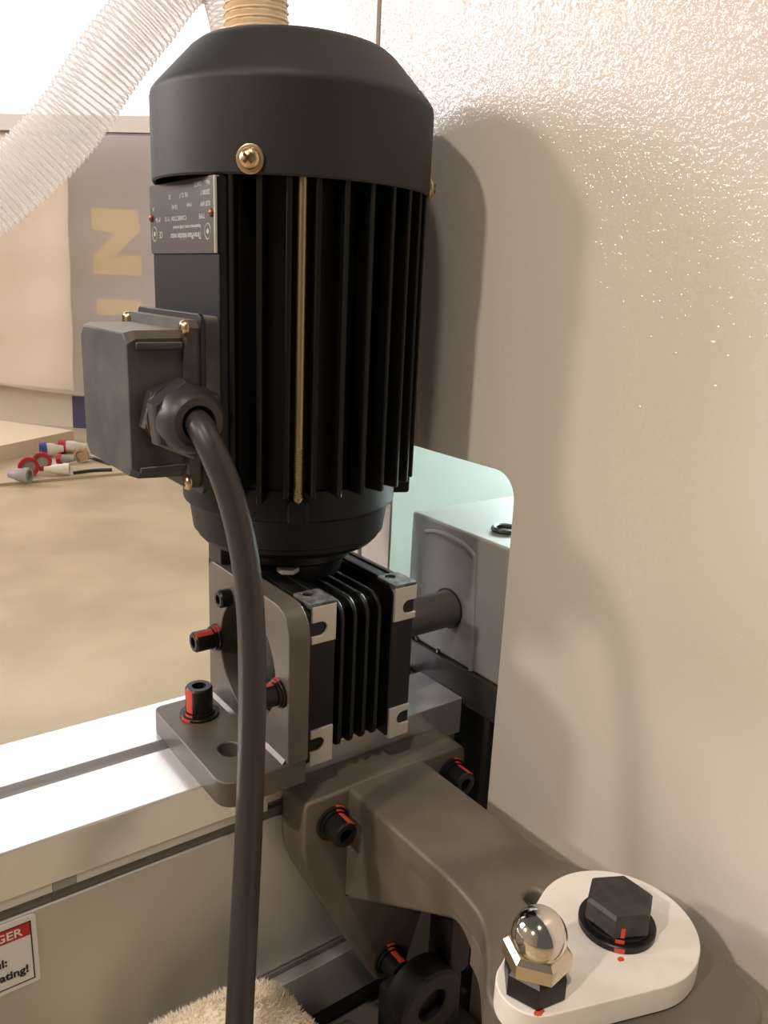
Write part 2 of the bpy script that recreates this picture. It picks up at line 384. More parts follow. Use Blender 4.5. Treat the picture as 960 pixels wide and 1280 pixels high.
# low platform and floor mat
c0 = onfloor(92, 557); ztop = onp(92, 538, 0, c0.x).z
A = onp(92, 538, 2, ztop); B = onp(-60, 570, 2, ztop); Cc = onp(-60, 517, 2, ztop)
bm = bmesh.new(); T = [Vector((p.x, p.y, ztop)) for p in (A, B, B + (Cc - A), Cc)]
lo = [bm.verts.new((p.x, p.y, FZ)) for p in T]; hi = [bm.verts.new(p) for p in T]
bm.faces.new(lo[::-1]); bm.faces.new(hi)
for i in range(4): bm.faces.new((lo[i], lo[(i + 1) % 4], hi[(i + 1) % 4], hi[i]))
tag(finish(bm, 'low_platform', 'board_cream', smooth=False), 'low cream platform standing on the floor beside the cluster of plugs', 'platform')
bm = bmesh.new(); q = [onfloor(x, y) for x, y in ((-150, 621), (330, 578), (330, 480), (-150, 480))]
lo = [bm.verts.new((p.x, p.y, FZ)) for p in q]; hi = [bm.verts.new((p.x, p.y, FZ + 14)) for p in q]
bm.faces.new(lo[::-1]); bm.faces.new(hi)
for i in range(4): bm.faces.new((lo[i], lo[(i + 1) % 4], hi[(i + 1) % 4], hi[i]))
tag(finish(bm, 'floor_mat', 'mat_beige', smooth=False), 'thin beige floor mat in front of the hall wall', 'mat')

# industrial plugs on the mat
def plug(px, py, azim, L, R, body, ring, label, tilt=0, lift=0):
    p = onfloor(px, py, 14); a = D2R(azim); A = Vector((math.cos(a) * math.cos(D2R(tilt)), math.sin(a) * math.cos(D2R(tilt)), math.sin(D2R(tilt))))
    c = Vector((p.x, p.y, FZ + 14 + R * 1.14 + lift))
    t = thing('industrial_plug', label, 'plug', (p.x, p.y, FZ + 14), 'power plugs heaped on the floor mat')
    lathe('plug_body', [(0, -L * .6), (R * .5, -L * .6), (R * .62, -L * .35), (R * .95, -L * .1), (R, L * .25), (R * .9, L * .3), (0, L * .3)], body, t, c, A, 20)
    lathe('collar', [(R * .98, L * .22), (R * 1.14, L * .22), (R * 1.14, L * .5), (R * .78, L * .5), (R * .74, L * .3)], ring, t, c, A, 24)
    lathe('contact_face', [(0, L * .32), (R * .75, L * .32), (R * .75, L * .36), (0, L * .36)], body, t, c, A, 20)
    return t
toC = math.degrees(math.atan2(-4.6, -1.15))
plug(26, 603, toC + 62, 105, 36, 'plug_grey', 'plug_grey', 'all-grey power plug lying on the mat at the heap edge')
plug(35, 594, toC + 10, 100, 48, 'plug_grey', 'plug_red', 'grey power plug with a wide red collar, next to the all-grey plug', 0)
plug(55, 586, toC - 12, 100, 45, 'plug_grey', 'plug_red', 'grey power plug with a red collar beside the cream plug', 0)
plug(73, 594, toC + 80, 120, 30, 'plug_white', 'plug_white', 'cream power plug lying in front of the heap')
plug(64, 571, toC - 82, 120, 40, 'plug_white', 'plug_blue', 'white power plug with a blue collar')
plug(90, 566, toC - 96, 150, 36, 'plug_white', 'plug_red', 'white power plug with a red collar on top of the heap')
plug(82, 580, toC - 110, 90, 26, 'plug_grey', 'plug_red', 'small grey power plug with a red collar under the white plugs')
plug(104, 577, toC - 20, 80, 38, 'plug_tan', 'plug_tan', 'tan round power socket at the cable end of the heap')
for a, b, c, lb in (((92, 591), (115, 588), (140, 587), 'black cable lead trailing from the cream plug'), ((100, 569), (114, 572), (138, 580), 'black cable lead behind the tan power socket')):
    P = [onfloor(x, y, 14 + 9) for x, y in (a, b, c)]
    tag(tube('plug_lead', spline(P, 6), 9, 'cable_black', None, 8), lb, 'cable', 'black plug leads')

# hoses behind the motor
def hosept(x, y, d):
    r = ray(x, y); r = r / math.hypot(r.x, r.y); return CAMP + r * d
def hose(name, pxs, dist, R, m, mrib, pitch, amp, label):
    K = [hosept(x, y, dist) for x, y in pxs]; e = K[-1]
    K += [Vector((e.x, e.y, z)) for z in (100, -400, FZ + 3)]          # drops to the floor behind the machine
    P = spline(K, 14)
    t = thing(name, label, 'hose', P[0])
    L = [0]
    for a, b in zip(P, P[1:]): L.append(L[-1] + (b - a).length)
    n = int(L[-1] / (pitch / 4)); Q = []; j = 0
    for i in range(n + 1):
        s = L[-1] * i / n
        while j < len(L) - 2 and L[j + 1] < s: j += 1
        f = (s - L[j]) / max(1e-6, L[j + 1] - L[j]); Q.append(P[j].lerp(P[j + 1], f))
    bm = bmesh.new(); b_tube(bm, Q, lambda i: R + amp * (0.6, 0, -.6, 0)[i % 4], 28, caps=False); finish(bm, 'hose_wall', m, t)
    # spiral wire rib
    bm = bmesh.new(); W = []
    prev = None
    for i in range(len(Q) * 3):
        f = i / 3; k = min(int(f), len(Q) - 2); p = Q[k].lerp(Q[k + 1], f - k); tg = (Q[k + 1] - Q[k]).normalized()
        x = frame(tg).col[0] if prev is None else (prev - tg * prev.dot(tg)).normalized(); prev = x; y = tg.cross(x)
        a = 2 * math.pi * i / 12
        W.append(p + (x * math.cos(a) + y * math.sin(a)) * (R + amp * .8))
    b_tube(bm, W, pitch * .16, 5, caps=False); finish(bm, 'spiral_rib', mrib, t)
    return t
hose('clear_suction_hose', [(-560, 620), (-330, 470), (-150, 345), (-60, 282), (20, 222), (85, 155), (135, 80), (185, 15), (232, -40), (278, -36), (300, 20), (308, 90), (312, 160)], 1250, 41, 'hose_clear', 'hose_rib', 8.2, 2.4, 'clear ribbed plastic suction hose sweeping up behind the motor')
hose('tan_ribbed_hose', [(310, -420), (314, -200), (318, -60), (320, 5), (322, 60), (326, 160)], 1090, 36, 'hose_tan', 'hose_tan', 9, 1.6, 'tan ribbed hose rising behind the top of the motor')

# hall lamps
for (o, p), lab in zip(LAMPS, ('hanging out beside the motor nameplate side', 'hanging towards the left hall window', 'hanging high above the machine bed')):
    P = Vector((p.x * 1000, p.y * 1000, (p.z - BASE) * 1000)); ax = Vector((200, 300, 0)) - P
    t = thing('hall_lamp', 'round high-bay hall lamp ' + lab, 'lamp', P, 'high-bay hall lamps')
    R = o.data.size * 500
    lathe('lamp_shade', [(60, -320), (80, -300), (90, -200), (R + 40, -60), (R + 46, -50), (R + 30, -52), (75, -195), (0, -200)], 'plug_grey', t, P, ax, 32)
    tube('suspension_rod', [P - ax.normalized() * 300, P - ax.normalized() * 300 + Vector((0, 0, 900))], 12, 'plug_grey', t)

# ================================================================== machine bed, rail
RF, RB, RX = 293.5, 373.5, 278.0
t = thing('aluminium_rail', 'silver aluminium profile rail with a top slot, carrying the motor bracket', 'rail', (-61, 333.5, -30))
prof = [(RF, 0, .8), (RF, -21, .3), (RF + 4, -21, 0), (RF + 4, -30, 0), (RB, -30, .8), (RB, 0, .8), (338.3, 0, .3), (338.3, -11, 0), (329.7, -11, 0), (329.7, 0, .3)]
out = []
for p in prof: out += [p[:2]] if p[2] == 0 else poly_round([prof[(prof.index(p) - 1) % len(prof)][:2], p[:2], prof[(prof.index(p) + 1) % len(prof)][:2]], p[2], 3)[4:8]
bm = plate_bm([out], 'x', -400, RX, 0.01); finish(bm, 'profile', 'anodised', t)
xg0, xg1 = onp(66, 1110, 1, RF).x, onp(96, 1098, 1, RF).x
for a, b, m in ((-400, xg0, 'slot_strip'), (xg0 + .1, xg1 - .1, 'slot_reflection'), (xg1, 160, 'slot_strip')):  # middle piece carries the painted reflection
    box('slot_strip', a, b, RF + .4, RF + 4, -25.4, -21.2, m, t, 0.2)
box('slot_floor', -400, 262, RF + 1.2, RF + 4, -29.9, -25.5, 'slot_dark', t, 0.1)
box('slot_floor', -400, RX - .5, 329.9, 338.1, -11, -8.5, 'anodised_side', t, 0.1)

t = thing('machine_bed', 'grey aluminium machine bed below the rail, with a stepped lower ledge', 'machine bed', (0, 300, -170))
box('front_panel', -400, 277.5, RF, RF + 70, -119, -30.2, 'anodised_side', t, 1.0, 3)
box('joint_strip', -400, 262, RF - 1.2, RF + 60, -122, -119, 'slot_dark', t, 0.2)
box('ledge', -400, 264, 286.0, RB - 4, -152, -122, 'anodised_side', t, 0.8)
mb = thing('machine_cabinet', 'grey cabinet with a dark frame under the machine bed', 'cabinet', (-60, 290, FZ))
box('bed_frame', -400, 264, 208, RB - 6, -420, -170, 'slot_dark', mb, 2)
box('end_plate', 241, 277, 283, 285.8, -152, -118, 'teal_grey', t, 0.5)
box('spacer_rail', -400, 264, 292, RB - 8, -169.9, -151.8, 'dark_steel', t, 0.5)
box('bed_cabinet', -380, 262, 215, RB - 12, FZ, -420, 'block_grey', mb, 3)
tag(tube('roller_tube', [(172, 262, -156.9), (194, 262, -156.9)], 13, 'shaft_steel', None, 28), 'short grey steel tube lying beside the wool wheel', 'tube')

# warning label on the front panel
px1, pz0, pz1 = 56.2, -63.5, -31.2
wl = plate('warning_label', [rrect(6, px1, pz0, pz1, 1.2)], 'y', RF - .35, RF - .05, 'label_white', None, 0.05)
tag(wl, 'white and red danger warning label stuck on the front panel', 'label')
y0 = RF - .42
red = box('red_band', 8.2, 54.0, y0, RF - .3, -40.2, -34.2, 'label_red', wl, 0)
for (a, b, c, d) in ((8.0, 54.2, -34.3, -33.8), (8.0, 54.2, -61.6, -61.1), (53.8, 54.3, -61.6, -33.8), (7.9, 8.4, -61.6, -33.8)):
    box('border_line', a, b, y0, RF - .3, c, d, 'label_black', wl, 0)
writing('danger_word', 'DANGER', 5.2, (50.9, y0 - .03, -39.1), (1, 0, 0), (0, 0, 1), 'label_white', red, 'RIGHT', 0.03, 0.10, 1.05)
writing('warning_text', 'careful:', 5.0, (44.6, y0 - .03, -50.6), (1, 0, 0), (0, 0, 1), 'label_black', wl, 'RIGHT', 0.03, 0.16)
writing('warning_text', 'operating!', 5.0, (52.2, y0 - .03, -57.2), (1, 0, 0), (0, 0, 1), 'label_black', wl, 'RIGHT', 0.03, 0.16)

# ================================================================== machine cover on the right, with its cut-out
PX = 268.0
t = thing('machine_cover', 'off-white textured sheet metal machine cover with a cut-out for the drive shaft', 'machine cover', (PX, 100, FZ))
yc, zc = 258.3, 132.0
out = [(-700, FZ + 60), (yc, FZ + 60)] + [(yc, zc - 13)] + [(yc + 13 - 13 * math.cos(D2R(a)), zc - 13 + 13 * math.sin(D2R(a))) for a in range(10, 90, 10)] + [(yc + 13, zc), (352, zc), (352, 22), (378.6, 22), (378.6, 800), (-700, 800)]
plate('side_panel', [out], 'x', PX, PX + 1.6, 'powder_white', t, 0.3)
plate('edge_strip', [[(381.2, 22), (411, 22), (411, 800), (381.2, 800)]], 'x', PX - .6, PX + 1.6, 'powder_white', t, 0.5)
box('seam_channel', PX + 1.8, PX + 6, 374, 386, 22, 798, 'wall_paint', t, 0.2)
box('rear_panel', PX + 2, 900, 411.2, 414, FZ + 60, 800, 'inner_white', t, 0.3)
box('added_roof', PX + 2, 900, -690, 414, 800.2, 804, 'inner_white', t, 0.3)  # unseen; added to keep the inside of the cover dark
box('added_end', 900.2, 904, -690, 414, FZ + 60, 800, 'inner_white', t, 0.3)  # unseen; closes the cover against light, added with the roof
tl = thing('tube_lamp', 'cool white tube lamp inside the machine cover', 'lamp', (650, 392, 222))
tube('lamp_tube', [(430, 392, 230), (870, 392, 230)], 9, 'cool_tube', tl, 16)
box('lamp_housing', 420, 880, 376, 408, 242, 260, 'inner_white', tl, 2)
for x in (424, 876): box('end_cap', x - 6, x + 6, 381, 403, 220, 243, 'plug_white', tl, 1)
for x in (500, 800): tube('hanger', [(x, 392, 259), (x, 392, 800)], 3, 'plug_grey', tl, 8)

# dark bar, dark plate and cast grey block behind the cut-out
t = thing('cross_bar', 'dark steel cross bar at the end of the rail', 'bar', (290, 300, -400))
box('bar', 278.4, 300.6, 200, 352, -4, 16, 'dark_steel', t, 0.8)
box('back_plate', 288, 300, 180, 352, -400, -4, 'rubber_black', t, 0.5)
box('edge_rib', 279.5, 288, 273, 277, -200, -4, 'dark_steel', t, 0.5)
for yy in (337, 318): lathe('bar_stud', [(0, 16), (1.6, 16), (1.6, 18.2), (0, 18.6)], 'shaft_steel', t, (281, yy, 0), n=10)
t = thing('bearing_block', 'grey cast bearing block receiving the gearbox shaft behind the cover', 'bearing block', (330, 285, 16))
box('block', 280.5, 390, 225, 348, 16.2, 91, 'block_grey', t, 1.6, 3)
pts = [onp(x, y, 0, 280.4) for x, y in ((532, 664), (545, 664.5), (560, 669), (578, 679), (590, 690), (593.5, 698), (593, 720), (592, 760), (590.5, 800), (588.5, 838))]
tube('cast_ridge', spline(pts, 5), 1.3, 'block_grey', t, 10)
lathe('bore_ring', [(10.2, -.2), (11.3, -.2), (11.3, .8), (10.2, .8)], 'rubber_black', t, (280.3, 312, 45), (-1, 0, 0), 36)
oc = onp(631, 665, 2, 91)
bm = bmesh.new(); b_tube(bm, [(oc.x + 6 * math.cos(a * .2618), oc.y + 6 * math.sin(a * .2618), 92.6) for a in range(25)], 1.5, 8, caps=False)
tag(finish(bm, 'sealing_ring', 'rubber_black'), 'black rubber ring lying on top of the grey bearing block', 'ring')

# ================================================================== L bracket
t = thing('mounting_bracket', 'brown-grey steel angle bracket bolting the gearbox onto the rail', 'bracket', (147, 310, 0))
plate('foot', [poly_round([(127, 271.5, 9), (167, 271.5, 1), (167, 349, 1), (127, 349, 5)], 5), circ(142.2, 294.6, 4.8, 16, 180, 360) + circ(142.2, 297.4, 4.8, 16, 0, 180)], 'z', 0.05, 12, 'bracket_steel', t, 0.7)
plate('upright', [rrect(270.5, 349.2, 12, 83, (.5, .5, 6, 13)), circ(309.5, 46, 27, 56)], 'x', 157, 167.2, 'bracket_steel', t, 0.7)
bm = bmesh.new(); V = [bm.verts.new(v) for yy in (273, 346.5) for v in ((157.2, yy, 11.8), (155.4, yy, 11.8), (157.2, yy, 14))]
for f in ((0, 1, 2), (3, 5, 4), (0, 1, 4, 3), (1, 2, 5, 4), (0, 2, 5, 3)): bm.faces.new([V[i] for i in f])
finish(bm, 'weld_fillet', 'bracket_steel', t)
socket_bolt(t, (143.4, 331.5, 12), (0, 0, 1), 6.4, 12, 9.2, mark=D2R(-72))
socket_bolt(t, (157, 340, 45.5), (-1, 0, 0), 5.0, 9.5, 6.6, mark=D2R(65))
socket_bolt(t, (157, 278.5, 43.5), (-1, 0, 0), 5.0, 8, 6.6, mark=D2R(95))
socket_bolt(t, (157, 326, 71), (-1, 0, 0), 4.2, 6, 0)

# ================================================================== worm gearbox
G0, G1, GF, GB, GT = 168.0, 231.0, 280.0, 374.0, 80.0
t = thing('worm_gearbox', 'black ribbed worm gearbox with pale machined corner pads under the motor', 'gearbox', (199, 327, 0.3))
bm = bmesh.new()
b_box(bm, 187, 219.5, GF + 9, GB - 5, 7, GT - 7, 4, 3)                       # core between the flanges
hs = finish(bm, 'housing', 'gear_black', t)
for a, b in ((G0, 187), (218, G1)):                                           # two side flanges
    plate('side_flange', [rrect(GF + 1.2, GB, 1.2, GT - 1, (2, 6, 6, 5))], 'x', a + (0.1 if a < 200 else 0), b, 'gear_black', t, 1.0)
    lathe('bearing_boss', [(0, 0), (23, 0), (24, 1), (24, 4), (0, 4)], 'gear_black', t, (a + 2 if a < 200 else b - 2, 309.5, 46), (-1 if a < 200 else 1, 0, 0), 40)
for k, xx in enumerate((191.6, 198.4, 205.2, 212.0)):                         # ribs wrapping over the core
    plate('rib', [rrect(GF + 2.5, GB - 2, 3.5, GT - 4, (4, 5, 5, 9))], 'x', xx - 1.1, xx + 1.1, 'gear_black', t, 0.7)
def pad(x0, x1, z0, z1, top, notch_left):
    zc_ = (z0 + z1) / 2 - (2.0 if top else -1.5); xo = x0 if notch_left else x1; s = 1 if notch_left else -1; L = (x1 - x0) * .62
    n = [(xo + s * (L - 3.3), zc_)]; arc = circ(xo + s * (L - 3.3), zc_, 3.3, 9, -90 if s > 0 else 270, 90)
    lp = [(x0, z0), (x1, z0), (x1, z1), (x0, z1)]
    if s > 0: lp = [(x0, z0), (x1, z0), (x1, z1), (x0, z1)] + [(x0, zc_ + 3.3)] + arc[::-1] + [(x0, zc_ - 3.3)]
    else: lp = [(x0, z0), (x1, z0), (x1, zc_ - 3.3)] + arc + [(x1, zc_ + 3.3), (x1, z1), (x0, z1)]
    o = plate('corner_pad', [lp], 'y', GF, GF + 3.5, 'raw_alu', t, 0.35); o['label'] = 'pale bare-metal pad with an open bolt slot'
    box('slot_recess', x0 + .6, x1 - .6, GF + 3.3, GF + 4.5, z0 + .6, z1 - .6, 'gear_black', o, 0)
pad(173.8, 186.2, 61.0, 78.5, True, True); pad(218.6, 231.2, 61.8, 78.5, True, False)
pad(174.2, 186.0, 0.6, 18.5, False, True); pad(218.6, 230.4, 0.6, 16.5, False, False)
for x0, x1 in ((172.5, 186.5), (218.5, 231.2)):                               # worn top pads with a slot
    o = plate('top_pad', [rrect(x0, x1, GF + .2, GF + 16, (1, 1, 2, 2)), circ((x0 + x1) / 2 - 1, GF + 12, 2.6, 20)], 'z', GT - 2.5, GT, 'worn_edge', t, 0.4)
    box('top_rail', x0 + 1, x0 + 5, GF + 16, GB - 6, GT - 2.5, GT - .2, 'gear_black', t, 0.6)
    box('top_rail', x1 - 4, x1 - 1, GF + 16, GB - 6, GT - 2.5, GT - .2, 'gear_black', t, 0.6)
MX, MY = 197.5, 342.0
lathe('input_flange', [(0, 70), (27, 70), (27, 83.5), (31, 84.5), (32, 85.5), (32, 91.4), (0, 91.4)], 'gear_black', t, (MX, MY, 0), n=56)
box('flange_lug', 157.5, 176, 336, 350, 83.6, 91.4, 'gear_black', t, 0.8)
lathe('flange_nut', [(0, 81.9), (4.6, 81.9), (5.2, 82.5), (5.2, 84.4), (0, 84.4)], 'raw_alu', t, (182, 316, 0), n=6)
sh = lathe('output_shaft', [(0, 0), (9.9, 0), (9.9, 50.5), (0, 50.5)], 'shaft_steel', t, (230, 311, 45.5), (1, 0, 0), 36)

# ================================================================== motor
t = thing('electric_motor', 'black finned electric motor standing upright on the gearbox', 'motor', (MX, MY, 91.5))
lathe('fan_cover', [(59.2, 262), (59.4, 252.0), (60.6, 251.6), (61.1, 252.4), (61.2, 285.0), (60.7, 287.2), (59.2, 289.2), (44.5, 304.8), (41, 307.4), (37, 308.6), (30, 309), (0, 309.2), (0, 306), (37, 305), (58, 287), (58.5, 266), (0, 266)], 'cover_black', t, (MX, MY, 0), n=96, angle=28)
for a in (-135.2, -27, 93):
    r = 61.1; A = Vector((math.cos(D2R(a)), math.sin(D2R(a)), 0)); pan_screw(t, Vector((MX, MY, 256.8)) + A * r, A, 4.0)
bm = bmesh.new(); b_lathe(bm, [(0, 118), (49.5, 118), (49.5, 264), (0, 264)], (MX, MY, 0), n=72)
b_box(bm, 145, 175, 307.8, 377, 128, 251.5, 1.2)
body = finish(bm, 'motor_body', 'body_black', t)
for k in range(27):
    a = -143.5 + 11.05 * k
    if abs(a) > 145: continue
    bm = bmesh.new(); M = Matrix.Rotation(D2R(a), 3, 'Z')
    zb = 125 if -126 < a < 120 else 122
    b_box(bm, 48.5, 60.2, -1.15, 1.15, zb, 256, 0.5, 1)
    for v in bm.verts: v.co = M @ v.co + Vector((MX, MY, 0))
    finish(bm, 'cooling_fin', 'body_black', body)
lathe('end_bell', [(0, 91.5), (38, 91.5), (42, 92.2), (44.6, 95), (44.8, 97), (46.6, 98), (48.3, 110.5), (49.5, 112), (50.8, 112.5), (51.2, 114), (51.2, 126), (0, 126)], 'body_black', t, (MX, MY, 0), n=72)
for a in (-116.4, -26.4, 63.6):
    A = Vector((math.cos(D2R(a)), math.sin(D2R(a)), 0)); p = Vector((MX, MY, 0)) + A * 57.4
    bm = bmesh.new(); M = Matrix.Rotation(D2R(a), 3, 'Z'); b_box(bm, 48, 59.5, -4.5, 4.5, 113.5, 124, 1.5)
    for v in bm.verts: v.co = M @ v.co + Vector((MX, MY, 0))
    finish(bm, 'bolt_ear', 'body_black', t)
    rod = tube('tie_rod', [p + Vector((0, 0, z)) for z in (121, 150, 253)], 1.9, 'rod_steel', t, 14); rod['label'] = 'long brass-coloured tie bolt between the fins'
    bm = bmesh.new(); H = [p + Vector((1.95 * math.cos(k * .785), 1.95 * math.sin(k * .785), 124 + k * .125 * .9)) for k in range(200)]
    b_tube(bm, H, .28, 4); finish(bm, 'thread', 'rod_steel', rod)
# name plate, mounted upside down with the motor
npl = plate('name_plate', [rrect(309.0, 376.2, 222.5, 251.2, 1.6)], 'x', 144.0, 144.9, 'plate_dark', t, 0.25); npl['label'] = 'dark metal name plate with small upside-down print'
xw = 143.97
def row(name, txt, size, y, z, sx=1.0):     # upside down: reading direction is -(-Y) ... letters run towards +Y, tops point down
    writing(name, txt, size, (xw, y, z), (0, 1, 0), (0, 0, -1), 'plate_print', npl, 'LEFT', 0.04, 0.03, sx)
row('print_line', 'Three-Phase induction motor', 3.6, 322, 230.6, 0.72)
row('print_line', 'Asynchronous motor, totally enclosed', 2.1, 322, 233.6, 0.86)
row('print_line', 'TYPE', 2.6, 318, 237.5); row('print_line', 'CONNECTION   Y / D', 2.6, 336, 237.5, .9); row('print_line', 'IP 54', 2.6, 364, 237.5)
row('print_line', '0.37 kW', 2.6, 313, 242); row('print_line', 'r/min', 2.6, 330, 242); row('print_line', '50 Hz', 2.6, 345, 242); row('print_line', 'A', 2.6, 371, 242)
row('print_line', '220/380 V', 2.6, 313, 246.2, .8); row('print_line', 'INS. CL. F', 2.6, 334, 246.2, .8); row('print_line', 'S1', 2.6, 352, 246.2)
row('print_line', 'No.', 2.6, 313, 249.6); row('print_line', 'DATE', 2.6, 321, 249.6)
row('print_line', 'CE', 3.8, 362, 231.6, .8)
for yy in (315.5, 371):
    bm = bmesh.new(); b_tube(bm, [(xw, yy + 2.6 * math.cos(k * .3142), 230.8 - 3.0 * math.sin(k * .3142)) for k in range(21)], .22, 5, caps=False); finish(bm, 'emblem_ring', 'plate_print', npl)
    lathe('emblem_mark', [(0, 0), (1.1, 0), (1.1, .15), (0, .15)], 'plate_print', npl, (144, yy, 230.8), (-1, 0, 0), 6)
for yy in (311.5, 373.8): lathe('rivet', [(0, 0), (1.7, 0), (1.4, .9), (.7, 1.3), (0, 1.4)], 'rivet_copper', npl, (144, yy, 237.5), (-1, 0, 0), 16)
box('plate_rim', 143.7, 144.9, 308.6, 309.5, 222.6, 251, 'raw_alu', npl, .3)

# terminal box
tb = plate('terminal_box', [rrect(308.5, 375.5, 127.5, 198.5, 3)], 'x', 138.5, 146, 'box_black', t, 0.8); tb['label'] = 'dusty black terminal box on the motor side'
plate('gasket', [rrect(307.6, 376.4, 126.5, 199.5, 3)], 'x', 136.8, 138.6, 'rubber_black', tb, 0.4)
bm = bmesh.new()
def ringx(x, y0, y1, z0, z1, c): return [bm.verts.new((x, y, z)) for y, z in ((y0 + c, z0), (y1 - c, z0), (y1, z0 + c), (y1, z1 - c), (y1 - c, z1), (y0 + c, z1), (y0, z1 - c), (y0, z0 + c))]
RS = [ringx(136.8, 309, 375, 129, 197, 3), ringx(131.5, 309, 375, 129, 197, 3), ringx(131.0, 312.2, 371.8, 133.5, 193, 3), ringx(112.5, 312.8, 371.4, 134.3, 192.6, 3), ringx(109.4, 313.6, 370.6, 135.4, 191.6, 4), ringx(109.0, 314.4, 370, 136.2, 190.8, 4)]
for a, b in zip(RS, RS[1:]):
    for k in range(8): bm.faces.new((a[k], a[(k + 1) % 8], b[(k + 1) % 8], b[k]))
bm.faces.new(RS[0]); bm.faces.new(RS[-1][::-1])
lid = finish(bm, 'box_lid', 'box_black', tb, angle=20)
box('lid_rib', 112, 131.2, 310.8, 313, 185.5, 188.5, 'box_black', lid, 0.9)
box('lid_rib', 112, 131.2, 310.8, 313, 137.2, 139.5, 'box_black', lid, 0.7)
for yy in (310.2, 373.8):
    for zz in (194, 132): pan_screw(tb, (131.6, yy, zz), (-1, 0, 0), 3.2, False, 'lid_screw')
gl = lathe('cable_gland', [(0, 0), (13.2, 0), (14.6, .8), (14.6, 7.5), (13.2, 8.4), (0, 8.4)], 'gland_black', tb, (126, 312.6, 160.5), (0, -1, 0), 6, rot=.3)
lathe('gland_nut', [(0, 8), (13.8, 8), (13.8, 9.4), (12.6, 10)], 'gland_black', gl, (126, 312.6, 160.5), (0, -1, 0), 24)
lathe('gland_cap', [(12.4, 10), (13.4, 11), (13.4, 17), (12.8, 21), (11.6, 24.5), (9.6, 26.4), (6.8, 26.6), (5.9, 24), (5.4, 14)], 'gland_black', gl, (126, 312.6, 160.5), (0, -1, 0), 40)
lathe('cap_hex', [(12, 10.4), (15.0, 10.6), (15.8, 11.4), (15.8, 16.5), (14.6, 18.2), (12, 19)], 'gland_black', gl, (126, 312.6, 160.5), (0, -1, 0), 6, rot=.62)

# power cable
P = [Vector((126, 308, 160.5)), Vector((126, 296, 160.5)), Vector((126, 287, 160.2))]
for x, yy, d in [(262, 556, 279), (285, 610, 271), (303, 680, 264), (313, 760, 258), (315.5, 850, 254), (314, 950, 250), (310.5, 1050, 243), (305.5, 1150, 234), (299, 1280, 224), (295, 1360, 210)]:
    P.append(onp(x, yy, 1, d))
P += [Vector((P[-1].x - 2, 190, -160)), Vector((P[-1].x - 6, 184, -330)), Vector((P[-1].x - 8, 182, -600)), Vector((P[-1].x - 8, 180, FZ + 6.5))]
tag(tube('power_cable', spline(P, 10), 5.3, 'cable_black', None, 24), 'thick dark power cable hanging from the terminal box gland', 'cable')

# ================================================================== cast arm on the rail front
t = thing('cast_arm', 'brown-grey cast steel arm bolted to the rail front, reaching forward', 'machine arm', (215, 230, -140))
fl = poly_round([(167.5, -12.6, 4), (264, -12.6, 7), (265, -38, 10), (231, -138, 6), (214, -138, 6), (166.8, -46, 14)], 6)
plate('flange', [fl], 'y', 273, 285.8, 'cast_steel', t, 1.5)
plate('flange_backing', [poly_round([(167.5, -12.6, 4), (264, -12.6, 7), (265, -38, 10), (239, -117, 2), (203.5, -117, 2), (166.8, -46, 14)], 6)], 'y', 284, 293.2, 'cast_steel', t, 1.0)
arm = poly_round([(283, -15, .5), (180, -15, .5), (172, -46, 10), (184, -40, 12), (194, -28, 8), (222, -44, 20), (256, -64, 20), (283, -80, .5)], 8)
plate('arm_body', [arm], 'x', 191.3, 235.9, 'cast_steel', t, 2.0)
pd = [(191.2, 279), (191.2, 245), (191.2, 215), (190.8, 196), (187, 178), (176, 163), (166, 152), (163, 138), (172, 124), (200, 104), (226, 94), (242, 99), (247, 118), (249.5, 148), (247.5, 168), (241, 179), (237, 190), (236, 214), (236, 245), (236, 279)]
pdl = [tuple(v[:2]) for v in spline([(x, y, 0) for x, y in pd], 6)]
plate('arm_pad', [pdl, circ(213, 174.6, 4.6, 24)], 'z', -27, -12.9, 'cast_steel', t, 2.2)
pb = [p for p in pdl if p[1] < 186]
plate('pad_boss', [pb, circ(213, 174.6, 4.6, 24)], 'z', -40, -25, 'cast_steel', t, 1.2)
socket_bolt(t, (182.3, 273, -27.5), (0, -1, 0), 6.3, 9, 8.6, mark=D2R(60))
socket_bolt(t, (254.5, 273, -27), (0, -1, 0), 6.3, 9, 8.6, mark=D2R(60))
socket_bolt(t, (219, 273, -124), (0, -1, 0), 6.0, 9, 8.2, mark=D2R(75))
box('pad_rib', 196, 238, 110, 165, -75, -36, 'cast_steel', t, 6)

# white cam plate, hexagon bolt and cap nut
t = thing('cam_plate', 'white pear-shaped plate bolted onto the end of the cast arm', 'plate', (205, 141, -12))
c1, r1, c2, r2 = Vector((217.3, 141)), 28.0, Vector((173.2, 139.4)), 12.2
ph = math.atan2((c1 - c2).y, (c1 - c2).x); al = math.acos((r1 - r2) / (c1 - c2).length)
hull = [(c1.x + r1 * math.cos(ph + al * 0 - (math.pi - (math.pi - al)) * 1 + (2 * math.pi - 2 * (math.pi - al)) * 0 + 0), 0)]
A0 = math.pi - al                 # half sweep of the large circle, measured from the direction c2 -> c1
hull = [(c1.x + r1 * math.cos(ph - A0 + 2 * A0 * k / 48), c1.y + r1 * math.sin(ph - A0 + 2 * A0 * k / 48)) for k in range(49)]
hull += [(c2.x + r2 * math.cos(ph + A0 + 2 * (math.pi - A0) * k / 24), c2.y + r2 * math.sin(ph + A0 + 2 * (math.pi - A0) * k / 24)) for k in range(25)]
cp = plate('plate_body', [hull], 'z', -12.1, -2, 'white_plastic', t, 0.6)
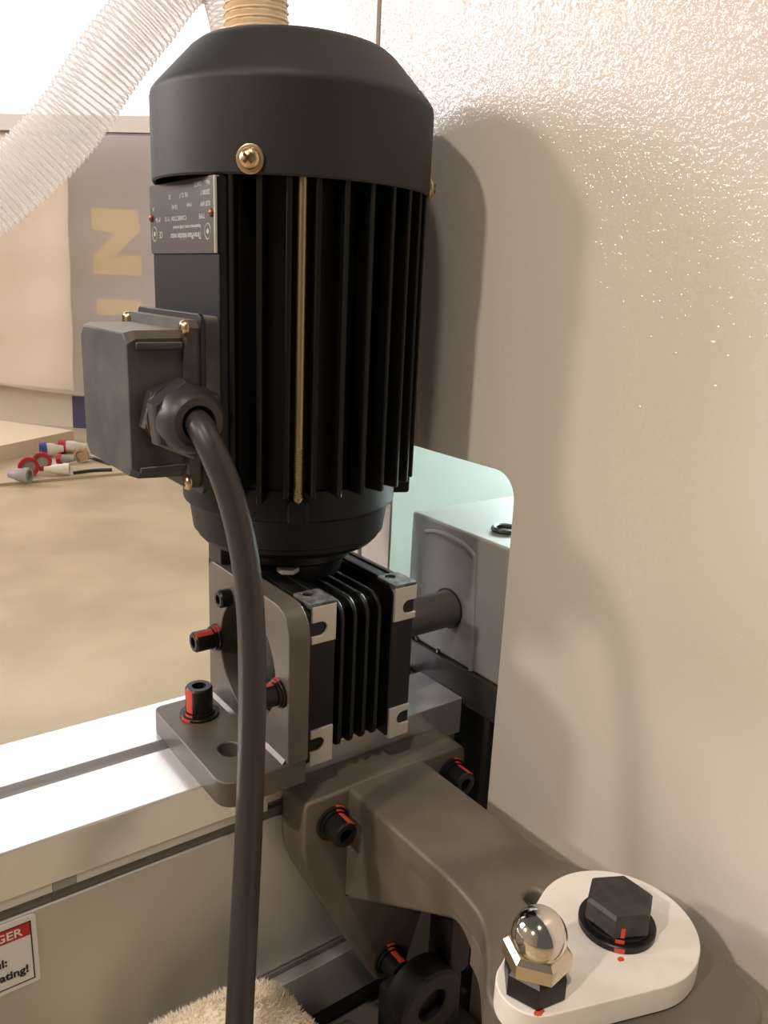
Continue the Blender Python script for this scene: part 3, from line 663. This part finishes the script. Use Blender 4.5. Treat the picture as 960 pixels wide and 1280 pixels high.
def hexprism(name, r, z0, z1, c, m, parent, rot, cham=1.2):
    return lathe(name, [(0, z0), (r - cham * .6, z0), (r, z0 + cham * .4), (r, z1 - cham), (r - cham, z1), (0, z1)], m, parent, (c[0], c[1], 0), n=6, rot=rot, angle=20)
hx = (216.6, 140.8)
hb = hexprism('hex_bolt', 12.2, 2.2, 10.6, hx, 'hex_oxide', t, D2R(2)); hb['label'] = 'blackened hexagon head bolt'
lathe('flat_washer', [(0, -2), (13.2, -2), (13.4, -1.8), (13.4, .2), (13.0, .5), (0, .5)], 'black_oxide', hb, (*hx, 0), n=40)
lathe('lock_washer', [(0, .5), (11.6, .5), (11.6, 2.2), (0, 2.3)], 'black_oxide', hb, (*hx, 0), n=40)
def blob(name, x, y, z, rx, ry, m, parent, seed=0):
    random.seed(seed); bm = bmesh.new(); n = 18; ang = [k * 2 * math.pi / n for k in range(n)]
    q = [(x + rx * math.cos(a) * random.uniform(.8, 1.1), y + ry * math.sin(a) * random.uniform(.8, 1.1)) for a in ang]
    A = [bm.verts.new((px, py, z)) for px, py in q]; B = [bm.verts.new((px, py, z + .12)) for px, py in q]
    bm.faces.new(B)
    for k in range(n): bm.faces.new((A[k], A[(k + 1) % n], B[(k + 1) % n], B[k]))
    return finish(bm, name, m, parent)
pm = onp(776, 1199, 2, -2); blob('paint_mark', pm.x, pm.y, -2.02, 1.3, 1.0, 'marker_red', t, 3)
pm = onp(674, 1265, 2, -2); blob('paint_mark', pm.x, pm.y, -2.02, 2.0, 1.3, 'marker_red', t, 4)
bm = bmesh.new()
for x, y, rr, z0, z1 in ((775, 1183, 13.55, -1.6, .1), (775, 1168, 11.8, .7, 2.1), (775, 1158, 11.9, 2.6, 6.4)):
    d = Vector((-.74, -.67, 0)).normalized(); u = Vector((-d.y, d.x, 0)); rr2 = rr if z0 < 2.5 else 11.2
    a = math.atan2(d.y, d.x); n = 5; vs = []
    for k in range(n + 1):
        aa = a - .13 + .26 * k / n; vs.append([bm.verts.new((hx[0] + q * math.cos(aa), hx[1] + q * math.sin(aa), h)) for q in (rr2, rr2 - 1) for h in (z0, z1)])
    for p, q in zip(vs, vs[1:]):
        bm.faces.new((p[0], p[1], q[1], q[0])); bm.faces.new((p[2], q[2], q[3], p[3])); bm.faces.new((p[1], p[3], q[3], q[1])); bm.faces.new((p[0], q[0], q[2], p[2]))
    for e in (vs[0], vs[-1]): bm.faces.new((e[0], e[1], e[3], e[2]))
finish(bm, 'paint_mark', 'marker_red', hb)
nx = (173.0, 139.2)
jn = hexprism('jam_nut', 10.6, -2, 7.2, nx, 'black_oxide', t, D2R(20))
an = hexprism('cap_nut', 11.1, 7.2, 14.2, nx, 'brass_nickel', t, D2R(38), 1.6); an['label'] = 'shiny domed cap nut'
lathe('dome', [(0, 12.8)] + [(8.9 * math.cos(D2R(a)), 17.4 + 8.9 * math.sin(D2R(a))) for a in range(-30, 90, 8)] + [(0, 26.3)], 'chrome', an, (*nx, 0), n=48, angle=80)

# black bored roller under the arm
t = thing('bored_roller', 'black bored roller with a thick rim below the cast arm', 'roller', (222, 250, -170))
RC = (221, 238, -125.5)
lathe('rim', [(8.6, 0), (9.4, -1), (17.0, -1), (18.4, .6), (18.4, 14), (8.6, 14), (8.6, 0)], 'rubber_black', t, RC, (0, 1, 0), 56)
lathe('bore', [(0, 10), (8.6, 10), (8.6, 13), (0, 13)], 'label_black', t, RC, (0, 1, 0), 40)
box('roller_housing', 205, 246, 243, 262, -169.6, -122, 'rubber_black', t, 3)
box('roller_arm', 236, 250, 243, 262, -124, -86, 'rubber_black', t, 3)

# wool polishing wheel at the bottom
t = thing('wool_wheel', 'cream fluffy wool polishing wheel in front of the machine bed', 'polishing wheel', (126, 262, -170))
WC = Vector((114, 258, -134)); RW = 50
bm = bmesh.new(); bmesh.ops.create_icosphere(bm, subdivisions=4, radius=1)
for v in bm.verts:
    n = v.co.normalized(); l = 1 + .06 * math.sin(n.x * 7 + 1) * math.cos(n.z * 5) + .035 * math.sin(n.y * 11 + n.x * 9)
    v.co = WC + Vector((n.x * RW * l, n.y * 27 * l, n.z * RW * l))
for v in bm.verts: v.co.z = max(v.co.z, -167)
pile = finish(bm, 'wool_body', 'wool', t, angle=180)
random.seed(5); bm = bmesh.new()
for i in range(15000):
    z = random.uniform(-.2, 1); a = random.uniform(0, 2 * math.pi); s = math.sqrt(1 - z * z); n = Vector((s * math.cos(a), s * math.sin(a), z))
    l = 1 + .06 * math.sin(n.x * 7 + 1) * math.cos(n.z * 5) + .035 * math.sin(n.y * 11 + n.x * 9)
    p = WC + Vector((n.x * RW * l, n.y * 27 * l, n.z * RW * l)); nn = Vector((n.x / RW, n.y / 27, n.z / RW)).normalized()
    d = (nn + Vector((random.uniform(-.8, .8), random.uniform(-.8, .8), random.uniform(-.8, .8)))).normalized(); L = random.uniform(1.4, 3.2)
    u = d.cross(Vector((random.random(), random.random(), random.random()))).normalized() * .28; v2 = d.cross(u)
    A = [bm.verts.new(p - d * .5 + q) for q in (u, -u * .5 + v2 * .86, -u * .5 - v2 * .86)]; B = bm.verts.new(p + d * L)
    for k in range(3): bm.faces.new((A[k], A[(k + 1) % 3], B))
fz = finish(bm, 'wool_pile', 'wool', t, smooth=False); fz['kind'] = 'stuff'
lathe('spindle', [(0, -170), (9, -170), (9, -140), (0, -140)], 'shaft_steel', t, (124, 258, 0), n=24)
